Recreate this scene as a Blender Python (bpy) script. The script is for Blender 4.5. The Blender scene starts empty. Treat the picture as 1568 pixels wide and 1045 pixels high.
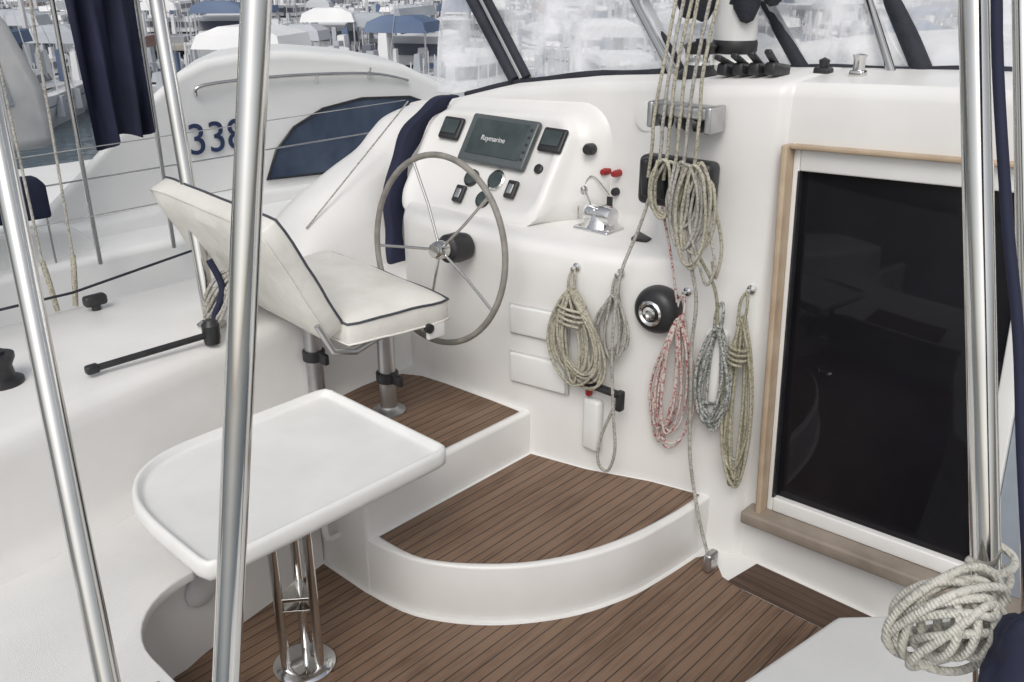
import bpy, bmesh, math, random
from mathutils import Vector, Matrix
from mathutils import noise as mn
random.seed(7)
R=math.radians
scene=bpy.context.scene
# ---------------------------------------------------------------- materials
def newmat(name):
    m=bpy.data.materials.new(name); m.use_nodes=True
    nt=m.node_tree; b=nt.nodes['Principled BSDF']
    return m,nt,b
def objco(nt):
    return nt.nodes.new('ShaderNodeTexCoord').outputs['Object']
def noise(nt,scale,detail=4,vec=None,sc=None):
    n=nt.nodes.new('ShaderNodeTexNoise'); n.inputs['Scale'].default_value=scale; n.inputs['Detail'].default_value=detail
    v=vec or objco(nt)
    if sc:
        mp=nt.nodes.new('ShaderNodeMapping'); mp.inputs['Scale'].default_value=sc
        nt.links.new(v,mp.inputs[0]); v=mp.outputs[0]
    nt.links.new(v,n.inputs['Vector'])
    return n
def ramp(nt,fac,stops):
    r=nt.nodes.new('ShaderNodeValToRGB'); e=r.color_ramp.elements
    while len(e)<len(stops): e.new(.5)
    for i,(p,c) in enumerate(stops):
        e[i].position=p; e[i].color=(c[0],c[1],c[2],1)
    nt.links.new(fac,r.inputs[0]); return r
def bump(nt,b,h,strength,dist=.01):
    bp=nt.nodes.new('ShaderNodeBump'); bp.inputs['Strength'].default_value=strength; bp.inputs['Distance'].default_value=dist
    nt.links.new(h,bp.inputs['Height']); nt.links.new(bp.outputs[0],b.inputs['Normal'])
def varmat(name,c1,c2,scale=3,rough=.4,metal=0,bs=0,bscale=60,coat=0,detail=5,spec=.5,sc=None):
    m,nt,b=newmat(name)
    n=noise(nt,scale,detail,sc=sc); r=ramp(nt,n.outputs[0],[(.3,c1),(.7,c2)])
    nt.links.new(r.outputs[0],b.inputs['Base Color'])
    b.inputs['Roughness'].default_value=rough; b.inputs['Metallic'].default_value=metal
    b.inputs['Coat Weight'].default_value=coat; b.inputs['Specular IOR Level'].default_value=spec
    if bs: bump(nt,b,noise(nt,bscale,4).outputs[0],bs)
    return m
GEL=varmat('gelcoat_white',(.71,.702,.685),(.80,.793,.778),2.2,.38,coat=.08,bs=.07,bscale=6)
GEL2=varmat('nonskid_white',(.68,.68,.67),(.76,.755,.74),3,.6,bs=.25,bscale=350)
VINYL=varmat('vinyl_white',(.66,.64,.59),(.77,.755,.71),6,.5,bs=.5,bscale=16)
PLAST=varmat('white_plastic',(.72,.72,.705),(.79,.79,.775),5,.42)
STEEL=varmat('polished_steel',(.60,.59,.57),(.74,.73,.71),4,.12,metal=1,bs=.03,bscale=3)
ALU=varmat('aluminium',(.45,.45,.46),(.6,.6,.61),10,.35,metal=1)
CHROME=varmat('chrome',(.7,.7,.7),(.8,.8,.8),4,.08,metal=1)
BLACK=varmat('black_plastic',(.012,.012,.014),(.03,.03,.033),12,.42)
RUB=varmat('black_canvas',(.012,.014,.022),(.028,.03,.042),9,.75,bs=.4,bscale=60)
NAVY=varmat('navy_canvas',(.006,.009,.026),(.018,.022,.056),3,.8,bs=.8,bscale=7)
SCREEN=varmat('grey_screen',(.07,.083,.088),(.095,.108,.112),3,.22)
GAUGE=varmat('gauge_face',(.03,.045,.045),(.06,.075,.075),9,.25)
TAN=varmat('tan_seal',(.38,.28,.19),(.50,.40,.29),9,.5)
TAND=varmat('sill_brown',(.21,.175,.145),(.32,.27,.22),7,.45)
RED=varmat('red_plastic',(.25,.01,.01),(.33,.02,.02),9,.35)
GLASS=varmat('tinted_glass',(.006,.006,.008),(.014,.013,.016),2,.03,spec=.2)
WIN=varmat('blue_window',(.03,.045,.08),(.08,.105,.155),2.5,.1)
GREYW=varmat('grey_window',(.2,.24,.29),(.34,.38,.43),2,.15)
LEATHER=varmat('grey_leather',(.20,.19,.17),(.31,.29,.26),20,.6,bs=.3,bscale=90)
PIPING=varmat('dark_piping',(.04,.045,.06),(.07,.075,.09),20,.6)
DISC=varmat('grey_cap',(.5,.5,.5),(.58,.58,.58),8,.4)
TEXTB=varmat('lettering_blue',(.02,.035,.09),(.03,.05,.12),5,.4)
LETW=varmat('lettering_white',(.6,.62,.62),(.7,.7,.7),5,.4)
def ropemat(name,c1,c2,thr=.5,scale=120):
    m,nt,b=newmat(name)
    w=nt.nodes.new('ShaderNodeTexWave'); w.wave_type='BANDS'; w.bands_direction='DIAGONAL'
    w.inputs['Scale'].default_value=scale*.5; w.inputs['Distortion'].default_value=3; w.inputs['Detail'].default_value=1
    nt.links.new(objco(nt),w.inputs[0])
    n=noise(nt,scale,2)
    r=ramp(nt,n.outputs[0],[(thr-.06,c1),(thr+.06,c2)])
    d=noise(nt,9,3); rr=ramp(nt,d.outputs[0],[(.3,(.74,.74,.72)),(.7,(1,1,1))])
    mx=nt.nodes.new('ShaderNodeMix'); mx.data_type='RGBA'; mx.blend_type='MULTIPLY'; mx.inputs[0].default_value=1
    nt.links.new(r.outputs[0],mx.inputs[6]); nt.links.new(rr.outputs[0],mx.inputs[7])
    nt.links.new(mx.outputs[2],b.inputs['Base Color']); b.inputs['Roughness'].default_value=.9
    bump(nt,b,w.outputs[0],.6,.002)
    return m
R_TAN=ropemat('rope_khaki',(.30,.28,.21),(.54,.51,.42),.45)
R_GREY=ropemat('rope_grey',(.30,.29,.26),(.52,.50,.46),.47)
R_RED=ropemat('rope_red_fleck',(.42,.11,.11),(.70,.64,.60),.45,100)
R_DARK=ropemat('rope_grey_fleck',(.13,.15,.15),(.52,.52,.49),.48)
R_OLIVE=ropemat('rope_olive',(.26,.25,.17),(.47,.44,.34),.47)
R_WHITE=ropemat('rope_white',(.48,.46,.41),(.69,.67,.61),.42,150)
def teakmat(name,ca,cb,seam=True,axis=0,pw=.05):
    m,nt,b=newmat(name)
    N=nt.nodes.new; L=nt.links.new
    co=objco(nt); sx=N('ShaderNodeSeparateXYZ'); L(co,sx.inputs[0])
    dv=N('ShaderNodeMath'); dv.operation='DIVIDE'; dv.inputs[1].default_value=pw; L(sx.outputs[axis],dv.inputs[0])
    fl=N('ShaderNodeMath'); fl.operation='FLOOR'; L(dv.outputs[0],fl.inputs[0])
    fr=N('ShaderNodeMath'); fr.operation='FRACT'; L(dv.outputs[0],fr.inputs[0])
    wn=N('ShaderNodeTexWhiteNoise'); wn.noise_dimensions='1D'; L(fl.outputs[0],wn.inputs['W'])
    sc=(60,3,3) if axis==0 else (3,60,3)
    g=noise(nt,1.6,6,vec=co,sc=sc)
    bl=noise(nt,3.5,4,vec=co)
    ad=N('ShaderNodeMath'); ad.operation='MULTIPLY_ADD'; ad.inputs[1].default_value=.22; L(wn.outputs[0],ad.inputs[0]); L(g.outputs[0],ad.inputs[2])
    ad2=N('ShaderNodeMath'); ad2.operation='MULTIPLY_ADD'; ad2.inputs[1].default_value=.6; L(bl.outputs[0],ad2.inputs[0]); L(ad.outputs[0],ad2.inputs[2])
    r=ramp(nt,ad2.outputs[0],[(.55,ca),(1.0,cb)])
    out=r.outputs[0]
    if seam:
        lt=N('ShaderNodeMath'); lt.operation='LESS_THAN'; lt.inputs[1].default_value=.10; L(fr.outputs[0],lt.inputs[0])
        mx=N('ShaderNodeMix'); mx.data_type='RGBA'; L(lt.outputs[0],mx.inputs[0]); L(out,mx.inputs[6]); mx.inputs[7].default_value=(.028,.022,.018,1)
        out=mx.outputs[2]
        bump(nt,b,lt.outputs[0],-.3,.002)
    L(out,b.inputs['Base Color']); b.inputs['Roughness'].default_value=.62
    return m
TEAK=teakmat('teak_planks',(.100,.058,.036),(.21,.135,.09),pw=.046)
TEAKB=teakmat('teak_border',(.14,.090,.062),(.25,.175,.125),seam=False)
TEAKD=teakmat('teak_dark',(.045,.026,.018),(.10,.06,.04),axis=1,pw=.04)
# ---------------------------------------------------------------- helpers
def link(o): scene.collection.objects.link(o); return o
def smooth(o,ang=35):
    me=o.data
    me.polygons.foreach_set('use_smooth',[True]*len(me.polygons))
    me.set_sharp_from_angle(angle=R(ang)); me.update()
def meshobj(name,verts,faces,mat,bev=0,seg=3,sm=True,loc=None):
    me=bpy.data.meshes.new(name); me.from_pydata([tuple(v) for v in verts],[],faces)
    bm=bmesh.new(); bm.from_mesh(me); bmesh.ops.recalc_face_normals(bm,faces=bm.faces)
    if bev:
        bmesh.ops.bevel(bm,geom=[e for e in bm.edges if len(e.link_faces)==2 and e.calc_face_angle(0)>R(25)],offset=bev,segments=seg,profile=.5,affect='EDGES',clamp_overlap=True)
    bm.to_mesh(me); bm.free()
    o=link(bpy.data.objects.new(name,me)); me.materials.append(mat)
    if sm: smooth(o)
    return o
def box(name,c,s,mat,bev=.005,rot=None,seg=3):
    vs=[Vector((x*s[0]/2,y*s[1]/2,z*s[2]/2)) for x in(-1,1) for y in(-1,1) for z in(-1,1)]
    fs=[(0,1,3,2),(4,6,7,5),(0,4,5,1),(2,3,7,6),(0,2,6,4),(1,5,7,3)]
    o=meshobj(name,vs,fs,mat,bev,seg); o.location=c
    if rot: o.rotation_euler=rot
    return o
def prism(name,pts,z0,z1,mat,bev=0,axis='Z',seg=3):
    n=len(pts)
    def P(p,h):
        return (p[0],p[1],h) if axis=='Z' else (h,p[0],p[1])
    vs=[P(p,z0) for p in pts]+[P(p,z1) for p in pts]
    fs=[tuple(range(n)),tuple(range(n,2*n))]+[(i,(i+1)%n,n+(i+1)%n,n+i) for i in range(n)]
    return meshobj(name,vs,fs,mat,bev,seg)
def tube(name,pts,r,mat,cyc=False,smoothc=False,res=4):
    cu=bpy.data.curves.new(name,'CURVE'); cu.dimensions='3D'; cu.bevel_depth=r; cu.bevel_resolution=res; cu.use_fill_caps=True
    if smoothc:
        s=cu.splines.new('NURBS'); s.points.add(len(pts)-1)
        for i,p in enumerate(pts): s.points[i].co=(*p,1)
        s.order_u=4; s.use_endpoint_u=not cyc; s.use_cyclic_u=cyc; s.resolution_u=5
    else:
        s=cu.splines.new('POLY'); s.points.add(len(pts)-1)
        for i,p in enumerate(pts): s.points[i].co=(*p,1)
        s.use_cyclic_u=cyc
    cu.materials.append(mat)
    o=link(bpy.data.objects.new(name,cu)); return o
def lathe(name,prof,mat,c,axis=(0,0,1),n=40):
    vs=[];fs=[]
    for (r,h) in prof:
        for k in range(n):
            a=2*math.pi*k/n; vs.append((r*math.cos(a),r*math.sin(a),h))
    m=len(prof)
    for i in range(m-1):
        for k in range(n):
            fs.append((i*n+k,i*n+(k+1)%n,(i+1)*n+(k+1)%n,(i+1)*n+k))
    fs.append(tuple(range(n))); fs.append(tuple(range((m-1)*n,m*n)))
    o=meshobj(name,vs,fs,mat); o.location=c
    o.rotation_mode='QUATERNION'; o.rotation_quaternion=Vector((0,0,1)).rotation_difference(Vector(axis).normalized())
    return o
def group(name,objs,loc=(0,0,0)):
    e=link(bpy.data.objects.new(name,None)); e.empty_display_size=.1
    for o in objs: o.parent=e
    return e
def interp(tab,x):
    if x<=tab[0][0]: return tab[0][1]
    for (a,b),(c,d) in zip(tab,tab[1:]):
        if x<=c:
            t=(x-a)/(c-a); return b+(d-b)*t
    return tab[-1][1]
def catmull(pts,n=6):
    out=[]; P=[pts[0]]+list(pts)+[pts[-1]]
    for i in range(1,len(P)-2):
        for k in range(n):
            t=k/n; a,b,c,d=[Vector(q) for q in P[i-1:i+3]]
            out.append(.5*((2*b)+(c-a)*t+(2*a-5*b+4*c-d)*t*t+(3*b-a-3*c+d)*t**3))
    out.append(Vector(pts[-1])); return [tuple(v) for v in out]
# ---------------------------------------------------------------- camera
cam=bpy.data.cameras.new('camera'); co=link(bpy.data.objects.new('camera',cam))
co.location=(0,0,2.3); co.rotation_euler=(R(67.5),0,R(43)); cam.lens=31.45; cam.sensor_width=36; cam.clip_end=3000; cam.clip_start=.05
scene.camera=co
# ---------------------------------------------------------------- plan tables
END=[(-1.62,2.94),(-1.52,2.962),(-1.49,2.972),(-1.468,3.0),(-1.3,3.0)]
LO=[(-3.43,3.15),(-3.41,2.98),(-3.36,2.84),(-3.28,2.74),(-3.16,2.675),(-3.0,2.665),(-2.9,2.675),(-2.45,2.70),(-2.12,2.77),(-1.85,2.88)]+END
UP=[(-3.6,3.2),(-2.3,3.2),(-2.12,3.17),(-2.02,3.06),(-1.94,2.95),(-1.85,2.92)]+END
ZT=[(-3.6,1.66),(-3.4,1.70),(-3.1,1.775),(-2.6,1.845),(-2.12,1.89),(-1.5,1.94),(-.9,1.97),(0,1.98),(3,1.9)]
lo=lambda x:interp(LO,x); up=lambda x:interp(UP,x); zt=lambda x:interp(ZT,x)
def moulding():
    xs=[-3.43+i*.0125 for i in range(20)]; x=xs[-1]
    while x<-1.5401: x=min(x+.03,-1.54); xs.append(x)
    xs+= [-1.525,-1.51,-1.50,-1.49,-1.48,-1.472,-1.465,-1.46]
    vs=[];rows=0
    for x in xs:
        k=.02 if x<-1.55 else .006
        a=(lo(x-k)+lo(x)+lo(x+k))/3;b=max((up(x-k*1.5)+up(x)+up(x+k*1.5))/3,a+.001); d=b-a; T=zt(x)
        col=[(a-.02 if x<-1.6 else a,-.02),(a-.005 if x<-1.6 else a,.03),(a,.08),(a,.3),(a,.5),(a,.8),(a,1.1),(a+.0,1.195),(a+min(.012,d*.1),1.225),(a+min(.035,d*.2),1.245),(a+min(.08,d*.4),1.252),
             (b-min(.06,d*.3),1.262),(b-min(.02,d*.1),1.272),(b,1.31),(b,1.45),(b,1.6),(b,T-.05),(b+.008,T-.02),(b+.03,T),(b+.5,T+.03),(b+3.5,T+.05)]
        rows=len(col)
        for (y,z) in col: vs.append((x,y,z))
    fs=[]
    for i in range(len(xs)-1):
        for j in range(rows-1):
            fs.append((i*rows+j,(i+1)*rows+j,(i+1)*rows+j+1,i*rows+j+1))
    return meshobj('console_moulding',vs,fs,GEL)
con=moulding(); smooth(con,60)
cheek=prism('console_side',[(3.0,.5),(3.0,1.19),(3.05,1.25),(3.17,1.26),(3.21,1.4),(3.21,1.66),(6.5,1.66),(6.5,.5)],-3.62,-3.432,GEL,axis='X')
lock=[]
for i,(z0,z1) in enumerate([(.825,.955),(.59,.73)]):
    b=box('locker_lid_%d'%(i+1),(-2.37,2.707,(z0+z1)/2),(.29,.022,z1-z0),PLAST,.009,rot=(0,R(-2),R(8)))
    b2=box('locker_recess_%d'%(i+1),(-2.37,2.715,(z0+z1)/2),(.305,.012,z1-z0+.015),DISC,.004,rot=(0,R(-2),R(8)))
    lock+=[b,b2]
def pod():
    def rr(x0,x1,z0,z1,r,n=8):
        pts=[]
        for (cx,cz,a0) in [(x1-r,z1-r,0),(x0+r,z1-r,90),(x0+r,z0+r,180),(x1-r,z0+r,270)]:
            for k in range(n):
                a=R(a0+90*k/(n-1)); pts.append((cx+r*math.cos(a),cz+r*math.sin(a)))
        return pts
    def face_y(z): return 2.85+(z-1.28)*.64
    def ring(x0,x1,z0,z1,r,off):
        o=[]
        for (x,z) in rr(x0,x1,z0,z1,r):
            zz=z+(x+3)*.06; o.append((x,face_y(zz)+off*.842,zz-off*.54))
        return o
    rings=[]
    e1=ring(-3.425,-2.52,1.225,1.695,.11,.018)
    back=[(x,3.205,z+(x+3)*.06) for (x,z) in rr(-3.47,-2.38,1.17,1.735,.17)]
    M=8
    for q in range(M,0,-1):
        t=q/M; s=t*t*(3-2*t); s=.35*t+.65*s
        ty=.15*t+.85*t**.8
        rings.append([(a[0]+(b[0]-a[0])*s,a[1]+(b[1]-a[1])*ty,a[2]+(b[2]-a[2])*s) for a,b in zip(e1,back)])
    rings+= [e1,ring(-3.412,-2.535,1.24,1.682,.10,.003),ring(-3.40,-2.547,1.25,1.672,.095,.0),ring(-3.38,-2.565,1.27,1.655,.085,.0),ring(-3.372,-2.573,1.278,1.647,.08,.007)]
    vs=[v for r in rings for v in r]; n=len(back); fs=[]
    for i in range(len(rings)-1):
        for k in range(n): fs.append((i*n+k,i*n+(k+1)%n,(i+1)*n+(k+1)%n,(i+1)*n+k))
    L_=len(rings)-1
    fs.append(tuple(range(L_*n,(L_+1)*n)))
    o=meshobj('instrument_pod',vs,fs,GEL); smooth(o,55); return o
podo=pod()
def onpod(x,z,off=0): return (x,2.85+(z-1.28)*.64-off*.842,z+off*.54)
prot=(math.atan2(.842,.54),0,R(0))
dash=[]
dash.append(box('plotter_bezel',onpod(-2.9,1.56,.012),(.42,.24,.03),SCREEN,.012,prot))
dash.append(box('plotter_screen',onpod(-2.9,1.565,.028),(.34,.175,.006),GAUGE,.002,prot))
for k in range(5): dash.append(box('plotter_key',onpod(-2.715,1.50+.03*k,.028),(.014,.012,.004),BLACK,.002,prot))
for x,z in [(-3.235,1.585),(-2.595,1.60)]:
    dash.append(box('gauge_body',onpod(x,z,.008),(.135,.115,.022),BLACK,.012,prot))
    dash.append(box('gauge_display',onpod(x,z+.004,.0225),(.10,.07,.004),GAUGE,.001,prot))
nrm=(0,-.842,.54)
for x,z,r in [(-2.99,1.40,.042),(-2.835,1.41,.05),(-2.87,1.325,.04)]:
    dash.append(lathe('dial_bezel',[(r,0),(r,.012),(r*.85,.018),(r*.8,.012),(0.001,.012)],BLACK if r<.045 else CHROME,onpod(x,z,-.008),nrm))
    dash.append(lathe('dial_face',[(r*.78,0),(r*.78,.003),(.001,.003)],GAUGE,onpod(x,z,.005),nrm))
for x,z in [(-3.02,1.325),(-2.72,1.385)]:
    dash.append(box('rocker_switch',onpod(x,z,.006),(.06,.085,.02),BLACK,.008,prot))
    dash.append(box('rocker_insert',onpod(x,z,.017),(.03,.045,.006),ALU,.002,prot))
dash.append(lathe('push_button',[(.022,0),(.022,.012),(.016,.016),(.001,.016)],BLACK,onpod(-2.62,1.485,-.008),nrm))
def text(name,s,size,loc,rot,mat,ext=.001):
    c=bpy.data.curves.new(name,'FONT'); c.body=s; c.size=size; c.extrude=ext; c.align_x='CENTER'; c.align_y='CENTER'; c.materials.append(mat)
    o=link(bpy.data.objects.new(name,c)); o.location=loc; o.rotation_euler=rot; return o
dash.append(text('plotter_logo','Raymarine',.036,onpod(-2.92,1.56,.0325),prot,LETW))
group('helm_console',[con,cheek,podo]+lock+dash)
def btn(x,z,r,m,h=.015,y=None,ax=(0,-1,0)): return lathe('button',[(r,0),(r,h*.7),(r*.75,h),(.001,h)],m,(x,(up(x) if y is None else y)+.002,z),ax)
group('wall_fittings',[btn(-2.44,1.575,.026,BLACK,.05,3.13,(.15,-1,.1)),btn(-2.19,1.735,.06,GEL,.012)])
group('engine_stop_knobs',[btn(-2.395,1.475,.016,RED,.05),btn(-2.335,1.475,.016,RED,.05)])
key=[btn(-2.345,1.39,.018,BLACK,.03),box('key_tag',(-2.345,3.15,1.345),(.03,.008,.06),BLACK,.003),
     tube('lanyard',catmull([(-2.345,3.15,1.38),(-2.43,3.12,1.46),(-2.46,3.08,1.35),(-2.44,3.05,1.28)]),.003,R_GREY)]
group('ignition_key',key)
th=[lathe('throttle_base',[(.085,0),(.085,.012),(.07,.03),(.06,.05),(.05,.09),(.03,.105),(.001,.108)],CHROME,(-2.31,3.05,1.255)),
    box('throttle_skirt',(-2.31,3.03,1.262),(.19,.13,.02),CHROME,.009),
    tube('lever_arm',[(-2.355,3.03,1.31),(-2.36,3.02,1.37),(-2.37,3.0,1.42)],.009,CHROME),
    lathe('lever_knob',[(.001,-.02),(.014,-.016),(.018,0),(.014,.016),(.001,.02)],CHROME,(-2.372,2.998,1.425)),
    lathe('drum',[(.001,-.07),(.04,-.068),(.045,-.05),(.045,.05),(.04,.068),(.001,.07)],CHROME,(-2.31,3.04,1.32),(1,0,0))]
group('throttle_control',th)
prism('ledge_dark_end',[(-2.14,3.09),(-2.03,3.03),(-2.03,2.99),(-2.1,2.98)],1.25,1.272,BLACK,.003)  # dark hollow at the ledge end, put in as a black wedge
# ---------------------------------------------------------------- door bulkhead
SL=.045
def bulk():
    Y=3.0; parts=[]
    X0,X1=-1.4605,3.0; dx0=-1.387; dz0,dz1=.25,1.733
    def zl(x): return dz0+(x+1.39)*SL
    def zh(x): return dz1+(x+1.39)*SL
    n=14
    vs=[];fs=[];k=6
    for i in range(n+1):
        x=X0+(X1-X0)*i/n; T=zt(x)
        vs+=[(x,Y,zh(x)),(x,Y,T-.05),(x,Y+.008,T-.02),(x,Y+.03,T),(x,Y+.5,T+.03),(x,Y+3.7,T+.05)]
    for i in range(n):
        for j in range(k-1): fs.append((i*k+j,(i+1)*k+j,(i+1)*k+j+1,i*k+j+1))
    parts.append(meshobj('wall_above_door',vs,fs,GEL))
    parts.append(meshobj('wall_below_door',[(X0,Y,-.02),(X1,Y,-.02),(X1,Y,zl(X1)),(X0,Y,zl(X0))],[(0,1,2,3)],GEL))
    parts.append(meshobj('wall_left_jamb',[(X0,Y,zl(X0)),(dx0,Y,zl(dx0)),(dx0-1.48*SL,Y,zh(dx0)),(X0,Y,zh(X0))],[(0,1,2,3)],GEL))
    parts.append(meshobj('wall_right',[(-.05,Y,zl(-.05)),(X1,Y,zl(X1)),(X1,Y,zh(X1)),(-.05,Y,zh(-.05))],[(0,1,2,3)],GEL))
    return parts
group('saloon_bulkhead',bulk())
d=[]
def db(name,x0,x1,z0,z1,y,t,m,bev):
    return box(name,((x0+x1)/2+1.39,y-3.0,(z0+z1)/2-.25),(x1-x0,t,z1-z0),m,bev)
d.append(db('seal_left',-1.392,-1.368,.25,1.739,3.0,.12,TAN,.008))
d.append(db('seal_top',-1.368,-.06,1.724,1.739,3.0,.08,TAN,.005))
d.append(db('sill',-1.44,-.02,.205,.262,2.985,.15,TAND,.012))
fx0,fx1,fz0,fz1=-1.368,-.05,.262,1.724
gx0,gx1,gz0,gz1=-1.343,-.60,.325,1.645
d.append(db('frame_left',fx0,gx0,fz0,fz1,3.02,.05,PLAST,.005))
d.append(db('frame_top',gx0+.001,gx1-.001,gz1,fz1-.001,3.018,.05,PLAST,.006))
d.append(db('frame_bottom',gx0+.001,gx1-.001,fz0+.001,gz0,3.018,.05,PLAST,.006))
d.append(db('frame_stile',gx1,gx1+.056,fz0,fz1,3.02,.05,PLAST,.006))
d.append(db('door_glass',gx0,gx1,gz0,gz1,3.03,.02,GLASS,.003))
d.append(db('rubber_gasket',gx0-.004,gx0+.004,gz0,gz1,3.0165,.05,BLACK,.002))
d.append(db('side_light',gx1+.058,fx1,fz0,fz1,3.03,.03,GREYW,.003))
dg=group('saloon_door',d); dg.location=(-1.39,3.0,.25); dg.rotation_euler=(0,-math.atan(SL),0)
# ---------------------------------------------------------------- floor, steps
def teak(name,pts,z,matin=None,bw=.05):
    bm=bmesh.new(); vs=[bm.verts.new((p[0],p[1],z)) for p in pts]; f=bm.faces.new(vs)
    bm.normal_update()
    if f.normal.z<0: bmesh.ops.reverse_faces(bm,faces=[f])
    r=bmesh.ops.inset_region(bm,faces=[f],thickness=bw,use_even_offset=True)
    for g in r['faces']: g.material_index=1
    inner=[g for g in bm.faces if g not in r['faces']]
    r2=bmesh.ops.inset_region(bm,faces=inner,thickness=.005,use_even_offset=True)
    for g in r2['faces']: g.material_index=2
    me=bpy.data.meshes.new(name); bm.to_mesh(me); bm.free()
    for m in (matin or TEAK,TEAKB,RUB): me.materials.append(m)
    return link(bpy.data.objects.new(name,me))
floorw=prism('floor_liner',[(-3.3,-.5),(3,-.5),(3,3.1),(-3.3,3.1)],-.1,-.004,GEL)
arc=[(-2.447,1.758),(-2.187,1.80),(-1.944,1.955),(-1.755,2.193),(-1.655,2.44),(-1.62,2.65),(-1.60,2.86)]
arcs=catmull([(a[0],a[1],0) for a in arc],5); arcs=[(a[0],a[1]) for a in arcs]
fl=[(-.86,.7),(-.86,2.782),(-1.0,2.782),(-1.17,2.782),(-1.33,2.782),(-1.43,2.80),(-1.49,2.86),(-1.54,2.905)]+[(x+.02,y-.02) for x,y in reversed(arcs)]+[(-2.7,1.735),(-2.58,1.1),(-2.5,.7)]
ft=teak('floor_teak',fl,.0,bw=.06)
ht=teak('hatch_teak',[(-1.40,2.785),(-.90,2.785),(-.86,2.975),(-1.37,2.975)],.001,TEAKD,bw=.018)
group('cockpit_floor',[floorw,ft,ht])
st1=[(-2.46,1.758)]+arcs+[(-1.60,3.0),(-2.46,3.0)]
s1=prism('step_body',st1,-.02,.245,GEL,.022,seg=4)
arct=catmull([(-2.39,1.80,0),(-2.16,1.825,0),(-1.935,1.99,0),(-1.785,2.19,0),(-1.69,2.44,0),(-1.645,2.72,0),(-1.635,2.92,0)],5)
t1=teak('step_teak',[(a[0],a[1]) for a in arct]+[(-1.85,2.865),(-2.12,2.755),(-2.39,2.69)],.2495,bw=.045)
group('curved_step',[s1,t1])
s2=prism('platform_body',[(-3.3,1.757),(-2.41,1.757),(-2.41,3.0),(-3.3,3.0)],-.02,.455,GEL,.02,seg=4)
t2=teak('platform_teak',[(-3.17,1.95),(-2.44,1.95),(-2.44,2.665),(-2.6,2.66),(-2.9,2.64),(-3.05,2.62),(-3.14,2.57),(-3.17,2.5)],.4595,bw=.045)
group('helm_platform',[s2,t2])
# ---------------------------------------------------------------- port coaming
def coaming():
    ys=[-1.5,-.5,.2,.7,1.1,1.6,2.0,2.4,2.8,3.3]
    vs=[]
    for y in ys:
        xi=interp([(-1.5,-2.9),(.7,-2.93),(1.6,-3.1),(2.3,-3.19),(3.3,-3.25)],y)
        z=.9
        pr=[(xi+.06,-.02),(xi+.06,.40),(xi+.02,.46),(xi,.52),(xi-.02,z-.09),(xi-.03,z-.04),(xi-.05,z-.012),(xi-.09,z),(-3.6,z+.015),(-4.0,z),(-4.05,z-.03),(-4.07,z-.1),(-4.0,-.9)]
        for p in pr: vs.append((p[0],y,p[1]))
    k=13;fs=[(i*k+j,(i+1)*k+j,(i+1)*k+j+1,i*k+j+1) for i in range(len(ys)-1) for j in range(k-1)]
    return meshobj('coaming_skin',vs,fs,GEL)
cm=coaming(); smooth(cm,70)
def wingm():
    top=catmull([(2.26,.89,0),(2.28,1.0,0),(2.35,1.12,0),(2.5,1.235,0),(2.75,1.36,0),(2.93,1.44,0),(3.03,1.52,0),(3.13,1.585,0),(3.3,1.625,0),(3.5,1.65,0),(5,1.70,0)],5)
    vs=[];fs=[]
    for (y,z,_) in top:
        f=max(0,min(1,(z-.9)/.5))
        pr=[(-3.34-.12*f,.88),(-3.38-.10*f,.92),(-3.46-.08*f,.92+(z-.92)*.45),(-3.56-.03*f,.92+(z-.92)*.82),(-3.64,z-.02),(-3.70,z-.003),(-3.80,z),(-3.86,z-.012),(-3.90,z-.05),(-3.95,.8)]
        for p in pr: vs.append((p[0],y,max(p[1],.88)))
    k=10
    for i in range(len(top)-1):
        for j in range(k-1): fs.append((i*k+j,(i+1)*k+j,(i+1)*k+j+1,i*k+j+1))
    o=meshobj('coaming_wing',vs,fs,GEL); smooth(o,70); return o
wing=wingm()
hullside=box('hull_side',(-3.9,1,-.5),(.25,14,1.2),GEL,.03)
group('port_coaming',[cm,wing,hullside])
def arcpts(cx,cy,r,a0,a1,n=10): return [(cx+r*math.cos(R(a0+(a1-a0)*k/n)),cy+r*math.sin(R(a0+(a1-a0)*k/n))) for k in range(n+1)]
bn=[(-3.0,-1.0),(-3.2,1.757),(-2.68,1.757),(-2.56,1.3)]+[(-2.5,1.10)]+arcpts(-2.2,1.09,.29,180,270)+[(-.95,.80),(-.95,-1.0)]
top=prism('bench_top',bn,.385,.425,GEL2,.018)
bb=[(-3.0,-1.0),(-3.2,1.75),(-2.72,1.75),(-2.62,1.3)]+[(-2.57,1.10)]+arcpts(-2.25,1.04,.30,180,270)+[(-.98,.74),(-.98,-1.0)]
body=prism('bench_base',bb,-.02,.386,GEL,.0)
cap=lathe('round_cap',[(.065,0),(.065,.012),(.055,.018),(.001,.018)],DISC,(-2.572,1.14,.28),(1,.12,0))
tk=teak('bench_teak',[(-2.16,.2),(-1.2,.2),(-1.2,.755),(-2.09,.765)],.4295,bw=.03)
group('cockpit_bench',[top,body,cap,tk])
b2=prism('starboard_seat_top',[(-.93,.9),(-.93,1.5),(-.79,2.33),(-.66,2.46),(-.4,2.62),(2,2.7),(2,.9)],.40,.45,GEL2,.02)
b3=prism('starboard_seat_base',[(-.90,.9),(-.90,1.5),(-.765,2.3),(-.64,2.43),(-.4,2.58),(2,2.66),(2,.9)],-.02,.401,GEL,0)
group('starboard_bench',[b2,b3])
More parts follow.
